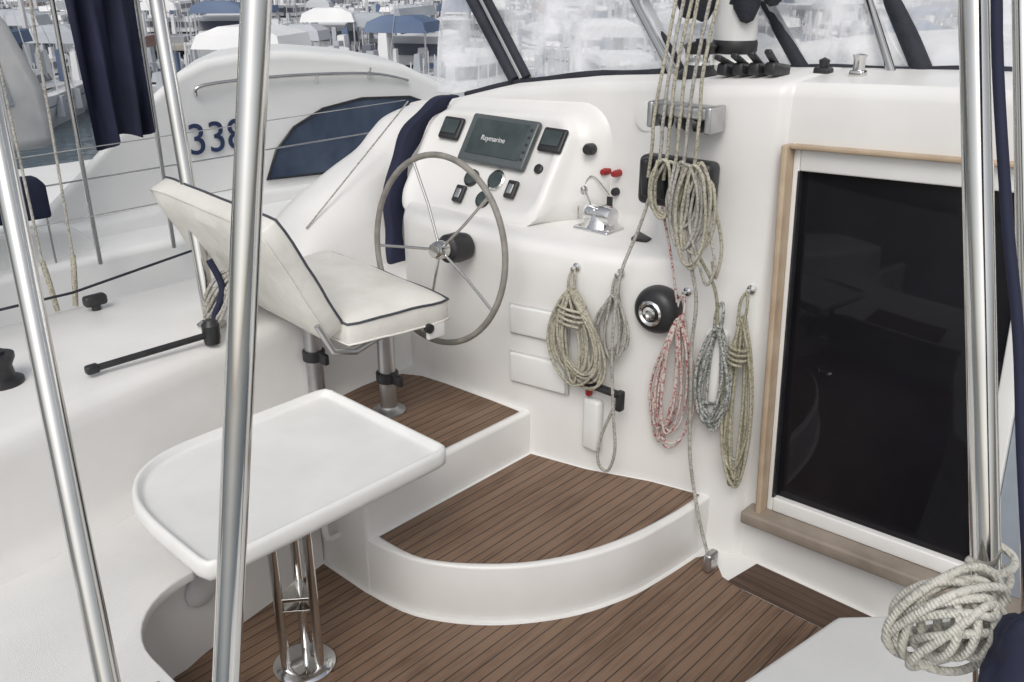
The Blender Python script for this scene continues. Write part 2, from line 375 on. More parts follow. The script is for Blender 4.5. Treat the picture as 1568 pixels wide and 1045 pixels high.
# ---------------------------------------------------------------- table
cnr=catmull([(-2.77,1.5,0),(-2.765,1.25,0),(-2.735,1.12,0),(-2.66,1.02,0),(-2.54,.955,0),(-2.40,.93,0),(-2.25,.925,0)],4)
tp=[(-2.035,.975),(-2.03,1.815),(-2.036,1.845),(-2.06,1.868),(-2.09,1.872),(-2.72,1.872),(-2.755,1.86),(-2.77,1.82)]+[(p[0],p[1]) for p in cnr]+[(-2.09,.925),(-2.05,.937)]
cx=sum(p[0] for p in tp)/len(tp); cy=sum(p[1] for p in tp)/len(tp)
def tabletop():
    bm=bmesh.new()
    z0,z1,z2=.685,.742,.758
    def ringv(off,z):
        out=[]
        n=len(tp)
        for i,p in enumerate(tp):
            a=Vector(tp[i-1]);b=Vector(p);c=Vector(tp[(i+1)%n])
            t=((b-a).normalized()+(c-b).normalized()).normalized(); nn=Vector((t.y,-t.x))
            if nn.dot(b-Vector((cx,cy)))<0: nn=-nn
            q=b-nn*off; out.append(bm.verts.new((q.x,q.y,z)))
        return out
    rs=[ringv(.035,z0),ringv(.014,z0+.004),ringv(.004,z0+.014),ringv(0,z0+.03),ringv(.002,z1),ringv(.007,z2-.003),ringv(.014,z2),ringv(.022,z2-.003),ringv(.028,z1-.004),ringv(.036,z1-.009),ringv(.045,z1-.010)]
    n=len(tp)
    for a,b in zip(rs,rs[1:]):
        for k in range(n): bm.faces.new((a[k],a[(k+1)%n],b[(k+1)%n],b[k]))
    bm.faces.new(rs[0]); bm.faces.new(rs[-1]); bmesh.ops.recalc_face_normals(bm,faces=bm.faces)
    me=bpy.data.meshes.new('table_top'); bm.to_mesh(me); bm.free(); me.materials.append(PLAST)
    o=link(bpy.data.objects.new('table_top',me)); smooth(o,60); return o
T=[tabletop()]
lx,ly=-2.26,1.335
T.append(lathe('base_plate',[(.11,0),(.11,.012),(.10,.02),(.06,.03),(.001,.03)],CHROME,(lx,ly,.001)))
for k in range(3):
    a=R(20+120*k); px,py=lx+.068*math.cos(a),ly+.068*math.sin(a)
    T.append(tube('leg_%d'%(k+1),[(px,py,.01),(px,py,.69)],.0165,STEEL))
tri=[(lx+.085*math.cos(R(20+120*k)),ly+.085*math.sin(R(20+120*k))) for k in range(3)]
T.append(prism('brace_plate',tri,.31,.325,STEEL,.002))
T.append(prism('brace_plate_low',tri,.27,.275,STEEL,.001))
T.append(box('under_plate',(lx,ly,.682),(.22,.22,.012),ALU,.003))
group('cockpit_table',T)
tube('grab_handle',catmull([(-2.6,1.757,.42),(-2.6,1.70,.40),(-2.6,1.69,.3),(-2.6,1.70,.2),(-2.6,1.757,.18)]),.014,PLAST)
# ---------------------------------------------------------------- helm seat
def cushion(name,w0,w1,d,h,mat,crown=.018):
    nx,ny=16,10
    vs=[];fs=[]
    def P(i,j,s,k=0):
        u=-1+2*i/nx; v=-1+2*j/ny
        w=(w0+(w1-w0)*(v+1)/2)/2
        e=(1-abs(u)**8)*(1-abs(v)**8)
        edge=max(0,e)**.35
        z=s*(h/2)*(.62+.38*edge)+ (crown*(1-u*u)*(1-v*v) if s>0 else 0)
        z+= (.006*mn.noise(Vector((u*2.4,v*2.4,s*3+w0*9))))
        cr=1-.035*(abs(u)**6)*(abs(v)**6)
        return (u*w*cr,v*d/2*cr,z+h/2)
    for s in(1,-1):
        for i in range(nx+1):
            for j in range(ny+1): vs.append(P(i,j,s))
    o=(nx+1)*(ny+1)
    idx=lambda i,j,s:(0 if s>0 else o)+i*(ny+1)+j
    for i in range(nx):
        for j in range(ny):
            fs.append((idx(i,j,1),idx(i+1,j,1),idx(i+1,j+1,1),idx(i,j+1,1)))
            fs.append((idx(i,j,-1),idx(i,j+1,-1),idx(i+1,j+1,-1),idx(i+1,j,-1)))
    for i in range(nx):
        for j in(0,ny): fs.append((idx(i,j,1),idx(i,j,-1),idx(i+1,j,-1),idx(i+1,j,1)))
    for j in range(ny):
        for i in(0,nx): fs.append((idx(i,j,1),idx(i,j+1,1),idx(i,j+1,-1),idx(i,j,-1)))
    ob=meshobj(name,vs,fs,mat,.008,2); smooth(ob,75)
    def rim(s): return [P(i,0,s) for i in range(nx+1)]+[P(nx,j,s) for j in range(1,ny+1)]+[P(i,ny,s) for i in range(nx-1,-1,-1)]+[P(0,j,s) for j in range(ny-1,0,-1)]
    t1=tube(name+'_piping',rim(1),.0052,PIPING,cyc=True)
    t2=tube(name+'_piping_low',rim(-1),.0045,VINYL,cyc=True)
    return ob,t1,t2
S=[]
for o in cushion('seat_cushion',.86,.94,.48,.14,VINYL,.024): o.location=(0,0,-.015); S.append(o)
bke=link(bpy.data.objects.new('backrest',None))
for o in cushion('backrest_cushion',1.03,1.0,.54,.13,VINYL,.012): o.parent=bke
bke.location=(-.12,-.435,.255); bke.rotation_euler=(R(90-27),0,R(180))
S.append(bke)
for sx_ in(-.42,.41):
    S.append(tube('hinge_arm',[(sx_,-.02,.02),(sx_,-.2,-.03),(sx_,-.30,.0),(sx_,-.36,.12)],.012,ALU))
S.append(box('seat_pan',(0,0,-.022),(.7,.36,.03),BLACK,.008))
S.append(lathe('latch_knob',[(.02,0),(.02,.02),(.001,.025)],BLACK,(.455,.12,.0),(1,0,0)))
S.append(box('latch_bracket',(.455,.16,-.02),(.02,.09,.07),PLAST,.008))
se=group('helm_seat',S)
se.location=(-3.045,2.18,.945); se.rotation_euler=(0,0,R(-5))
ped=[]
for (x,y,zc) in [(-2.87,2.265,.635),(-3.12,2.06,.73)]:
    ped.append(tube('pedestal_post',[(x,y,.455),(x,y,.93)],.038,ALU,res=8))
    ped.append(lathe('pedestal_flange',[(.075,0),(.075,.01),(.05,.02),(.04,.03)],ALU,(x,y,.4605)))
    ped.append(lathe('clamp_collar',[(.044,-.025),(.05,-.02),(.05,.02),(.044,.025)],BLACK,(x,y,zc)))
    ped.append(box('clamp_lever',(x+.065,y-.0,zc),(.07,.025,.05),BLACK,.008))
group('seat_pedestals',ped)
# ---------------------------------------------------------------- wheel
W=[]
Rr=.405
W.append(tube('wheel_rim',[(Rr*math.cos(2*math.pi*k/72),Rr*math.sin(2*math.pi*k/72),0) for k in range(72)],.0135,LEATHER,cyc=True))
for k in range(5):
    a=R(44+72*k)
    W.append(tube('spoke_%d'%(k+1),[(.03*math.cos(a),.03*math.sin(a),-.02),(Rr*.5*math.cos(a),Rr*.5*math.sin(a),-.02),(Rr*math.cos(a),Rr*math.sin(a),0)],.0065,STEEL))
W.append(lathe('hub',[(.001,.025),(.03,.022),(.04,.0),(.04,-.05),(.001,-.05)],STEEL,(0,0,0)))
W.append(lathe('hub_boss',[(.05,-.05),(.062,-.06),(.068,-.12),(.06,-.17),(.001,-.17)],BLACK,(0,0,0)))
we=group('steering_wheel',W); we.location=(-2.775,2.5,1.183); we.rotation_euler=(R(84),0,0)
# ---------------------------------------------------------------- canvas strip at console edge
def ribbon(name,prof,width,x0,x1,mat):
    vs=[];n=len(prof)
    for i,(y,z) in enumerate(prof):
        a=Vector(prof[max(i-1,0)]);b=Vector(prof[min(i+1,n-1)]);t=(b-a).normalized(); nn=Vector((t.y,-t.x))
        w=width*(.8+.2*math.sin(i*.7))*(1-.6*max(0,(i/n-.5)/.5))
        for x,o in((x0,-.5),(x1,-.5),(x1,.5),(x0,.5)):
            vs.append((x,y+nn.x*w*o,z+nn.y*w*o))
    fs=[]
    for i in range(n-1):
        for k in range(4): fs.append((i*4+k,i*4+(k+1)%4,(i+1)*4+(k+1)%4,(i+1)*4+k))
    fs+= [(0,1,2,3),((n-1)*4,(n-1)*4+1,(n-1)*4+2,(n-1)*4+3)]
    return meshobj(name,vs,fs,mat,.01,2)
pf=catmull([(2.84,.86,0),(2.84,1.0,0),(2.85,1.2,0),(2.90,1.40,0),(2.98,1.53,0),(3.09,1.63,0),(3.2,1.675,0),(3.3,1.69,0)],5)
ribbon('canvas_edge_strip',[(p[0],p[1]) for p in pf],.115,-3.51,-3.445,NAVY)
# ---------------------------------------------------------------- wall ropes
def hank(name,x,y,zt_,zb,w,n,mat,r,wrap=True,lean=0,seed=1,hook=True):
    rnd=random.Random(seed); pts=[]
    h=zt_-zb
    for i in range(n):
        j1=rnd.uniform(.25,1.0); top_=zt_-rnd.uniform(0,.03); bot=zb+rnd.uniform(0,.2)*h; dx=rnd.uniform(-.16,.16)*w; yo=y-rnd.uniform(0,.045)
        ph=rnd.uniform(0,6); m=14
        for k in range(m):
            a=2*math.pi*k/m
            z=(top_+bot)/2+(top_-bot)/2*math.cos(a)
            f=(zt_-z)/h; wid=.30+.8*math.sin(min(1,max(0,f))*math.pi*.62)
            xx=x+lean*f+dx*f+math.sin(a)*w/2*j1*wid+.006*math.sin(a*3+ph)
            pts.append((xx,yo+math.sin(a+.6)*.012,z))
    objs=[tube('loops',pts,r,mat,smoothc=True,res=3)]
    if wrap:
        wp=[]
        zz=zt_-.16*h
        for k in range(4*10):
            a=2*math.pi*k/10
            wp.append((x+lean*.15+(w*.24+.008)*math.cos(a),y-.022+.036*math.sin(a),zz-.0022*k*r/.006))
        objs.append(tube('wraps',wp,r,mat,smoothc=True,res=3))
    objs.append(tube('hang_loop',catmull([(x-.012,y-.02,zt_-.06),(x-.015,y-.01,zt_+.03),(x,y+.0,zt_+.07),(x+.015,y-.01,zt_+.03),(x+.012,y-.02,zt_-.06)]),r,mat,res=3))
    if hook: objs.append(lathe('hook',[(.018,0),(.018,.01),(.007,.015),(.007,.04),(.001,.042)],CHROME,(x,lo(x)+.003,zt_+.075),(0,-1,0),16))
    return group(name,objs)
hank('coiled_rope',-2.20,2.73,1.10,.66,.27,17,R_TAN,.0062,lean=.08,seed=3)
hank('coiled_rope',-2.02,2.79,1.10,.80,.17,5,R_GREY,.0058,wrap=False,seed=4)
hank('coiled_rope',-1.76,2.87,1.06,.44,.21,9,R_RED,.005,wrap=False,lean=-.03,seed=5)
hank('coiled_rope',-1.60,2.89,1.06,.55,.17,7,R_DARK,.0065,wrap=False,seed=6,hook=False)
hank('coiled_rope',-1.52,2.92,1.11,.33,.12,8,R_OLIVE,.0058,lean=.035,seed=8)
wn=[lathe('winch_base',[(.085,-.02),(.098,0),(.10,.02),(.098,.04),(.09,.062),(.074,.078),(.055,.085),(.001,.087)],BLACK,(-1.865,2.885,1.045),(.05,-1,.0)),
    lathe('winch_ring',[(.05,0),(.052,.008),(.044,.014),(.036,.008),(.036,.0)],CHROME,(-1.861,2.801,1.045),(.05,-1,.0)),
    lathe('winch_socket',[(.028,0),(.028,.012),(.016,.014),(.014,.004),(.001,.004)],CHROME,(-1.861,2.799,1.045),(.05,-1,.0))]
group('rope_winch',wn)
hp=[box('pocket',(-2.10,2.765,.48),(.09,.05,.25),PLAST,.02),box('handle_grip',(-2.035,2.735,.68),(.21,.035,.028),BLACK,.01),box('handle_stem',(-2.11,2.745,.655),(.025,.03,.07),RED,.008),
    box('handle_socket',(-2.12,2.74,.675),(.05,.04,.04),BLACK,.008),
    box('handle_end',(-1.94,2.735,.655),(.03,.035,.09),BLACK,.008)]
group('winch_handle_holder',hp)
pk=[box('pocket_body',(-1.625,2.925,.80),(.085,.07,.40),PLAST,.02),tube('pocket_strap',catmull([(-1.675,2.91,.72),(-1.66,2.88,.71),(-1.625,2.875,.705),(-1.59,2.88,.71),(-1.575,2.92,.72)]),.007,R_DARK)]
group('wall_pocket',pk)
oz=[box('steel_bracket',(-1.80,2.86,1.83),(.24,.10,.045),ALU,.01),box('bracket_cheek',(-1.925,2.86,1.81),(.025,.11,.095),ALU,.008),box('bracket_cheek',(-1.68,2.86,1.81),(.025,.11,.095),ALU,.008)]
for k in range(3): oz.append(lathe('sheave',[(.028,-.014),(.02,0),(.028,.014),(.001,.014)],BLACK,(-1.87+.07*k,2.84,1.79),(1,0,0),20))
group('line_organiser',oz)
cl=[box('clutch_body',(-1.825,2.875,1.56),(.31,.09,.19),BLACK,.025,rot=(0,0,R(3)))]
for k in range(4): cl.append(box('clutch_lever',(-1.93+.07*k,2.825,1.575),(.038,.05,.15),BLACK,.012,rot=(R(8),0,0)))
group('rope_clutch',cl)
lines=[]
for i,(x0,x1,m) in enumerate([(-1.91,-1.88,R_TAN),(-1.87,-1.85,R_GREY),(-1.84,-1.82,R_TAN),(-1.80,-1.79,R_TAN),(-1.765,-1.745,R_GREY),(-1.72,-1.715,R_TAN)]):
    lines.append(tube('line_%d'%i,catmull([(x0,2.80,1.58),(x0+.01,2.80,1.70),(x0+.01,2.805,1.82),(x1,2.84,2.1),(x1+.03*(i%3-1),3.1,3.0)]),.0066,m))
group('control_lines',lines)
for s,(x,m,zb) in enumerate([(-1.80,R_TAN,1.46),(-1.725,R_GREY,1.42),(-1.67,R_TAN,1.30),(-1.70,R_GREY,1.36)]):
    rnd=random.Random(s+20); pts=[]
    for i in range(3):
        w_=rnd.uniform(.035,.085); hh=rnd.uniform(.8,1.12)
        for k in range(12):
            a=2*math.pi*k/12; zc=(1.65+zb)/2; H=(1.65-zb)/2*hh
            pts.append((x+w_*math.sin(a)*.8+rnd.uniform(-.008,.008)-.01*i,2.785-.012*i+.012*math.sin(a),zc+H*math.cos(a)+.02*math.sin(a+i)))
    group('hanging_line_loop',[tube('loop',pts,.0062,m,smoothc=True)])
rp=[]
rp.append(tube('line_a',catmull([(-1.90,2.80,1.50),(-1.92,2.77,1.38),(-1.97,2.74,1.2),(-1.985,2.73,1.0),(-1.98,2.72,.85),(-1.96,2.72,.6),(-1.95,2.73,.42),(-1.99,2.74,.30),(-2.035,2.73,.33),(-2.025,2.725,.45),(-1.96,2.72,.62)]),.0068,R_GREY))
rp.append(tube('line_b',catmull([(-1.76,2.80,1.50),(-1.70,2.79,1.32),(-1.66,2.80,1.15),(-1.675,2.82,.95),(-1.67,2.84,.7),(-1.65,2.84,.45),(-1.57,2.82,.2),(-1.50,2.80,.06)]),.0075,R_GREY))
rp.append(tube('line_c',catmull([(-1.84,2.80,1.48),(-1.80,2.82,1.3),(-1.775,2.85,1.1)]),.005,R_RED))
rp.append(tube('line_d',catmull([(-1.75,2.80,1.50),(-1.69,2.80,1.36),(-1.61,2.84,1.2),(-1.60,2.87,1.05)]),.0066,R_OLIVE))
rp.append(tube('line_e',catmull([(-1.68,2.80,1.62),(-1.625,2.82,1.5),(-1.59,2.83,1.36),(-1.61,2.84,1.24),(-1.63,2.84,1.3)]),.0066,R_TAN))
rp.append(tube('line_f',catmull([(-1.69,2.79,1.62),(-1.70,2.775,1.45),(-1.65,2.78,1.30),(-1.62,2.80,1.22),(-1.60,2.81,1.30),(-1.63,2.80,1.42)]),.006,R_GREY))
group('hanging_lines',rp)
bl=[lathe('block_sheave',[(.035,-.012),(.03,0),(.035,.012),(.001,.012)],ALU,(-1.49,2.80,.045),(1,.3,0)),box('block_cheek',(-1.49,2.80,.05),(.035,.07,.085),ALU,.012)]
group('floor_block',bl)
# ---------------------------------------------------------------- roof gear
rf=[]
def sheet():
    vs=[];n=60;rws=10
    for i in range(n+1):
        x=-3.75+4.5*i/n
        for j in range(rws+1):
            t=j/rws; vs.append((x-.15*t,3.42+.25*t+.014*math.sin(x*9+t*4)+.006*math.sin(x*23+t*9),zt(x)+.03+.85*t))
    k=rws+1;fs=[(i*k+j,(i+1)*k+j,(i+1)*k+j+1,i*k+j+1) for i in range(n) for j in range(rws)]
    m=bpy.data.materials.new('clear_vinyl'); m.use_nodes=True; nt=m.node_tree; N=nt.nodes.new; L=nt.links.new
    b=nt.nodes['Principled BSDF']; b.inputs['Base Color'].default_value=(.85,.86,.89,1); b.inputs['Roughness'].default_value=.35
    tr=N('ShaderNodeBsdfTransparent'); gl=N('ShaderNodeBsdfGlossy'); gl.inputs['Roughness'].default_value=.05
    mix=N('ShaderNodeMixShader'); n1=noise(nt,3.0,10); n1.inputs['Distortion'].default_value=.8
    r=ramp(nt,n1.outputs[0],[(.38,(.26,.26,.26)),(.66,(.84,.84,.84))]); L(r.outputs[0],mix.inputs[0]); L(tr.outputs[0],mix.inputs[1]); L(b.outputs[0],mix.inputs[2])  # cloudy white reflections and haze painted into the sheet as noise
    m2=N('ShaderNodeMixShader'); m2.inputs[0].default_value=.10; L(mix.outputs[0],m2.inputs[1]); L(gl.outputs[0],m2.inputs[2])
    L(m2.outputs[0],nt.nodes['Material Output'].inputs[0])
    return meshobj('clear_window',vs,fs,m)
rf.append(sheet())
rf.append(tube('hood_base_edge',[(x,3.40+.006*math.sin(x*17),zt(x)+.018+.004*math.sin(x*11)) for x in [-3.5+.05*i for i in range(72)]],.015,RUB))
def bar(x0,z0,x1,z1,r,m,y0=3.40,y1=3.64):
    k=(z1+.5-z0)/(z1-z0)
    return tube('hood_bar',[(x0,y0,z0),(x0+(x1-x0)*k,y0+(y1-y0)*k*.5,z0+(z1-z0)*k)],r,m)
rf.append(bar(-3.10,1.80,-3.50,2.16,.017,STEEL)); rf.append(bar(-3.065,1.81,-3.455,2.16,.022,RUB)); rf.append(bar(-3.15,1.79,-3.57,2.16,.03,RUB))
rf.append(bar(-2.20,1.90,-2.52,2.18,.019,STEEL,3.36)); rf.append(bar(-2.18,1.91,-2.47,2.18,.014,RUB))
rf.append(bar(-1.62,1.93,-1.90,2.20,.028,RUB)); 
rf.append(bar(-1.26,1.95,-1.45,2.2,.016,STEEL,3.34)); rf.append(bar(-1.17,1.95,-1.37,2.2,.036,RUB))
group('spray_hood',rf)
ms=[lathe('column',[(.10,0),(.10,.05),(.083,.07),(.08,.35),(.001,.36)],PLAST,(-1.88,3.30,1.91)),lathe('column_band',[(.084,0),(.088,.01),(.088,.04),(.084,.05)],BLACK,(-1.88,3.30,2.0))]
group('mast_foot',ms)
cv=[]
rnd=random.Random(4)
for k in range(6):
    x=-2.06+.065*k; zb_=2.13+rnd.uniform(-.03,.05)
    prof=[(.001,0),(.025,.01),(.05,.06),(.06,.2),(.05,.45)]
    cv.append(lathe('canvas_fold',prof,RUB,(x,3.26+rnd.uniform(-.03,.03),zb_),(rnd.uniform(-.3,.3),.1,1),14))
group('furled_canvas',cv)
dk=[]
for k in range(4):
    x=-1.80+.065*k
    dk.append(box('deck_clutch',(x,3.14,zt(x)+.035),(.045,.13,.045),BLACK,.012,rot=(R(-8),0,0)))
    dk.append(box('deck_clutch_handle',(x,3.10,zt(x)+.07),(.028,.12,.018),BLACK,.006,rot=(R(-18-6*k),0,0)))
dk.append(lathe('deck_winch',[(.085,0),(.085,.02),(.06,.04),(.052,.075),(.06,.11),(.068,.125),(.05,.135),(.02,.14),(.02,.15),(.001,.15)],BLACK,(-1.96,3.18,1.905)))
dk.append(lathe('deck_winch_drum',[(.058,0),(.054,.02),(.058,.04)],CHROME,(-1.96,3.18,1.96)))
group('deck_clutches',dk)
group('roof_cleat',[box('cleat_base',(-1.33,3.2,1.965),(.05,.05,.03),STEEL,.008),lathe('cleat_cap',[(.02,0),(.02,.04),(.025,.055),(.001,.06)],STEEL,(-1.33,3.2,1.975))])
group('roof_fitting',[box('fitting_base',(-1.48,3.25,1.96),(.06,.05,.03),BLACK,.008),lathe('fitting_knob',[(.015,0),(.02,.03),(.001,.04)],BLACK,(-1.48,3.25,1.97))])
# ---------------------------------------------------------------- stanchions / bimini poles
def pole(a,b,r,ex0=0,ex1=0):
    a=Vector(a);b=Vector(b);d=(b-a)
    return tube('pole_tube',[a-d*ex0,b+d*ex1],r,STEEL,res=10)
group('bimini_pole',[pole((-1.482,.464,2.03),(-1.162,.352,1.31),.0175,.9,1.2)])
group('bimini_pole',[pole((-1.08,.676,2.265),(-.994,.456,1.34),.020,.6,.98)])
group('bimini_pole',[pole((-.44,1.419,2.262),(-.224,1.25,1.48),.0205,.6,1.3)])
group('bimini_pole',[pole((-.385,1.44,2.262),(-.18,1.30,1.48),.012,.6,1.3)])
group('deck_stanchion',[pole((-3.67,1.84,2.19),(-3.35,1.72,.9),.030,.5,0),lathe('stanchion_base',[(.06,0),(.06,.015),(.035,.03)],STEEL,(-3.35,1.72,.90))])
def knot():
    rnd=random.Random(11); pts=[]
    c=Vector((-.244,1.158,1.455))
    u=Vector((.78,.62,.05)).normalized(); v_=Vector((-.25,.1,-.9)).normalized(); w_=u.cross(v_)
    for i in range(10):
        ru=rnd.uniform(.045,.080); rv=rnd.uniform(.045,.084); tl=rnd.uniform(-1.3,1.3); of=rnd.uniform(-.03,.03)
        for k in range(12):
            a=2*math.pi*k/12
            uu=ru*math.cos(a); vv=rv*math.sin(a)
            p=c+u*(uu*math.cos(tl*.5)-vv*math.sin(tl*.5)+.006*math.sin(3*a+i))+v_*(uu*math.sin(tl*.5)+vv*math.cos(tl*.5))+w_*(of+.028*math.sin(a+tl*3))
            pts.append(tuple(p))
    o=[tube('coil',pts,.0062,R_WHITE,smoothc=True)]
    pts=[]
    for k in range(26):
        a=2*math.pi*k/9
        p=c+Vector((.01,-.03,.01))+w_*(.040*math.cos(a))+v_*(.045*math.sin(a))+u*(-.02+.0026*k)
        pts.append(tuple(p))
    o.append(tube('wraps',pts,.0062,R_WHITE,smoothc=True))
    pts=[]
    for k in range(24):
        a=2*math.pi*k/10
        pts.append((-.222+.03*math.cos(a)+rnd.uniform(-.002,.002),1.25+.03*math.sin(a),1.46+.003*k))
    o.append(tube('pole_turns',pts,.0060,R_WHITE,smoothc=True))
    return group('coiled_mooring_rope',o)
knot()
def blob(name,c,s,mat,seed):
    bm=bmesh.new(); bmesh.ops.create_icosphere(bm,subdivisions=4,radius=1)
    for v in bm.verts:
        k=1+.28*mn.noise(v.co*1.7+Vector((seed,0,0)))+.12*mn.noise(v.co*4.5)
        v.co=Vector((v.co.x*s[0]*k,v.co.y*s[1]*k,v.co.z*s[2]*k))
    me=bpy.data.meshes.new(name); bm.to_mesh(me); bm.free(); me.materials.append(mat)
    o=link(bpy.data.objects.new(name,me)); o.location=c; smooth(o,80); return o
nv=[tube('curtain_edge',catmull([(-.44,1.42,2.5),(-.40,1.382,2.264),(-.3226,1.317,2.02),(-.26,1.27,1.85),(-.215,1.233,1.70),(-.15,1.18,1.5)]),.0075,NAVY),
    blob('curtain_bundle',(-.135,1.115,1.46),(.05,.05,.10),NAVY,3),blob('curtain_tail',(-.12,1.12,1.2),(.045,.045,.22),NAVY,8)]
group('side_curtain',nv)
group('port_deck_winch',[lathe('winch_body',[(.075,0),(.075,.015),(.05,.03),(.045,.07),(.06,.10),(.06,.115),(.03,.12),(.03,.13),(.001,.13)],BLACK,(-3.38,.895,.905))])
wh=[tube('handle_bar',[(-3.2,1.15,.935),(-3.17,1.60,.945)],.013,BLACK),lathe('handle_socket',[(.03,0),(.035,.03),(.035,.08),(.02,.1),(.001,.1)],BLACK,(-3.17,1.62,.905)),
    box('handle_tip',(-3.2,1.15,.935),(.035,.05,.035),BLACK,.01)]
group('winch_handle',wh)
hank_pts=[]
rnd=random.Random(5)
for i in range(7):
    for k in range(10):
        a=2*math.pi*k/10; hank_pts.append((-3.25+.05*math.cos(a)+rnd.uniform(-.01,.01),1.72+.055*math.sin(a+.3*i),1.03+.10*math.sin(a+.4*i)+.008*i))
group('rope_on_stanchion',[tube('coil',hank_pts,.008,R_GREY,smoothc=True),tube('navy_strap',catmull([(-3.26,1.70,1.22),(-3.22,1.72,1.1),(-3.24,1.68,.98),(-3.2,1.66,.91)]),.014,NAVY)])
ll=[tube('halyard_1',[(-4.0,1.32,1.12),(-4.0,1.30,4)],.006,R_GREY),tube('halyard_2',[(-4.0,1.45,1.12),(-4.0,1.52,4)],.006,R_GREY),
    tube('tail_1',catmull([(-4.0,1.32,1.14),(-4.0,1.33,1.05),(-4.0,1.34,.91)]),.012,R_TAN),tube('tail_2',catmull([(-4.0,1.45,1.14),(-4.0,1.44,1.05),(-4.0,1.42,.91)]),.012,R_TAN)]
group('halyards',ll)
group('lifeline',[tube('wire',[(-3.95,-1,1.0),(-3.95,1.4,.99),(-3.95,2.2,1.08)],.006,RUB),tube('wire_upper',[(-3.6,2.4,1.146),(-3.6,3.08,1.68)],.004,R_GREY),
    tube('wire_far',[(-4.0,-1,1.55),(-4.0,3.4,1.62)],.0025,STEEL),tube('wire_mid',[(-4.0,-1,1.28),(-4.0,2.4,1.3)],.0025,STEEL)])
group('deck_cleat',[box('cleat_body',(-3.9,1.47,.95),(.05,.10,.05),BLACK,.015),lathe('cleat_stem',[(.02,0),(.02,.05),(.001,.05)],BLACK,(-3.9,1.47,.90))])
# ---------------------------------------------------------------- neighbouring motorboat
GELN=varmat('motorboat_gelcoat',(.78,.78,.77),(.85,.85,.84),1.5,.4,bs=.05,bscale=3)
nb=[]
sup=[(2.0,.1),(2.36,.62),(2.75,.92),(3.05,1.17),(3.34,1.38),(3.60,1.55),(3.85,1.635),(4.2,1.665),(4.64,1.66),(5.3,1.58),(5.97,1.44),(6.48,1.21),(7.5,.95),(8.5,.6),(9.3,.15)]
def loftx(name,prof,xa,xb,shift,zsc,mat,bev):
    n=len(prof)
    vs=[(xb,p[0],p[1]) for p in prof]+[(xa,p[0]+shift,.1+(p[1]-.1)*zsc) for p in prof]
    fs=[tuple(range(n)),tuple(range(n,2*n))]+[(i,(i+1)%n,n+(i+1)%n,n+i) for i in range(n)]
    return meshobj(name,vs,fs,mat,bev,5)
nb.append(loftx('superstructure',sup,-9.0,-7.0,1.25,.93,GELN,.08))
nb.append(prism('hull',[(-3,-.9),(-3.3,.35),(2.3,.42),(6,.40),(11,.6),(10.3,-.9)],-10.0,-6.35,GELN,.06,axis='X'))
nb.append(prism('aft_coaming',[(-3.2,.3),(-3.2,.75),(1.6,.66),(2.4,.62),(2.7,.3)],-6.75,-6.5,GELN,.05,axis='X'))
nb.append(prism('step_moulding',[(2.1,.3),(2.35,.52),(3.6,.56),(5,.50),(5.3,.3)],-7.0,-6.8,GELN,.05,axis='X'))
wn_=[(4.30,.58),(4.42,.82),(4.62,1.0),(4.95,1.13),(5.4,1.18),(6.0,1.14),(6.15,1.09),(5.9,.85),(5.5,.62),(5.0,.54)]
nb.append(prism('side_window',wn_,-6.999,-6.985,WIN,0,axis='X'))
nb.append(tube('window_trim',[(-6.985,a,b) for a,b in wn_],.012,BLACK,cyc=True))
nb.append(tube('roof_rail',catmull([(-6.98,3.72,1.36),(-6.95,3.8,1.44),(-6.95,4.6,1.45),(-6.95,5.5,1.40),(-6.97,5.97,1.30)]),.016,STEEL))
for y in(4.2,4.9,5.5): nb.append(tube('rail_post',[(-6.95,y,1.45),(-7.0,y,1.36)],.011,STEEL))
nb.append(tube('deck_rail',[(-6.4,-2,.92),(-6.4,9,1.0)],.006,STEEL))
for k in range(4): nb.append(tube('deck_rail_post',[(-6.4,-1+3.2*k,.4),(-6.4,-1+3.2*k,.95)],.008,STEEL))
nb.append(text('number_lettering','338',.36,(-6.98,3.86,1.0),(R(90),0,R(90)),TEXTB,.004))
def awning():
    vs=[];fs=[];n=24;rws=12
    for i in range(n+1):
        u=i/n
        for j in range(rws+1):
            v=j/rws
            zt_=3.0; zb_=1.20+.08*u-.03*math.sin(u*9)
            y=2.45+(.50-.05*v)*u+.05*(v-.5)*(1-u)
            z=zt_+(zb_-zt_)*v
            vs.append((-6.1+(.03+.03*v)*math.sin(u*17+v*2.2)+.02*math.sin(u*31-v*3),y,z))
    k=rws+1;fs=[(i*k+j,(i+1)*k+j,(i+1)*k+j+1,i*k+j+1) for i in range(n) for j in range(rws)]
    return meshobj('side_awning',vs,fs,NAVY)
aw=awning(); smooth(aw,80); nb.append(aw)
nb.append(prism('navy_dodger',[(.3,.80),(.3,1.14),(2.12,1.06),(2.17,1.0),(2.17,.78)],-6.3,-6.2,NAVY,.02,axis='X'))
nb.append(prism('aft_canopy',[(1.0,1.2),(1.0,2.5),(1.9,2.45),(2.2,2.0),(2.34,1.6),(2.36,1.2)],-6.7,-6.35,varmat('canopy_grey',(.42,.43,.45),(.66,.66,.66),3,.5,bs=.5,bscale=4),.08,axis='X'))
nb.append(prism('canopy_window',[(1.2,1.5),(1.2,2.1),(1.85,2.05),(2.08,1.75),(2.12,1.5)],-6.349,-6.34,GREYW,0,axis='X'))
for y in(1.5,2.42,2.97): nb.append(tube('awning_post',[(-6.2,y,.4),(-6.2,y,3.2)],.016,STEEL))
group('moored_motorboat',nb)
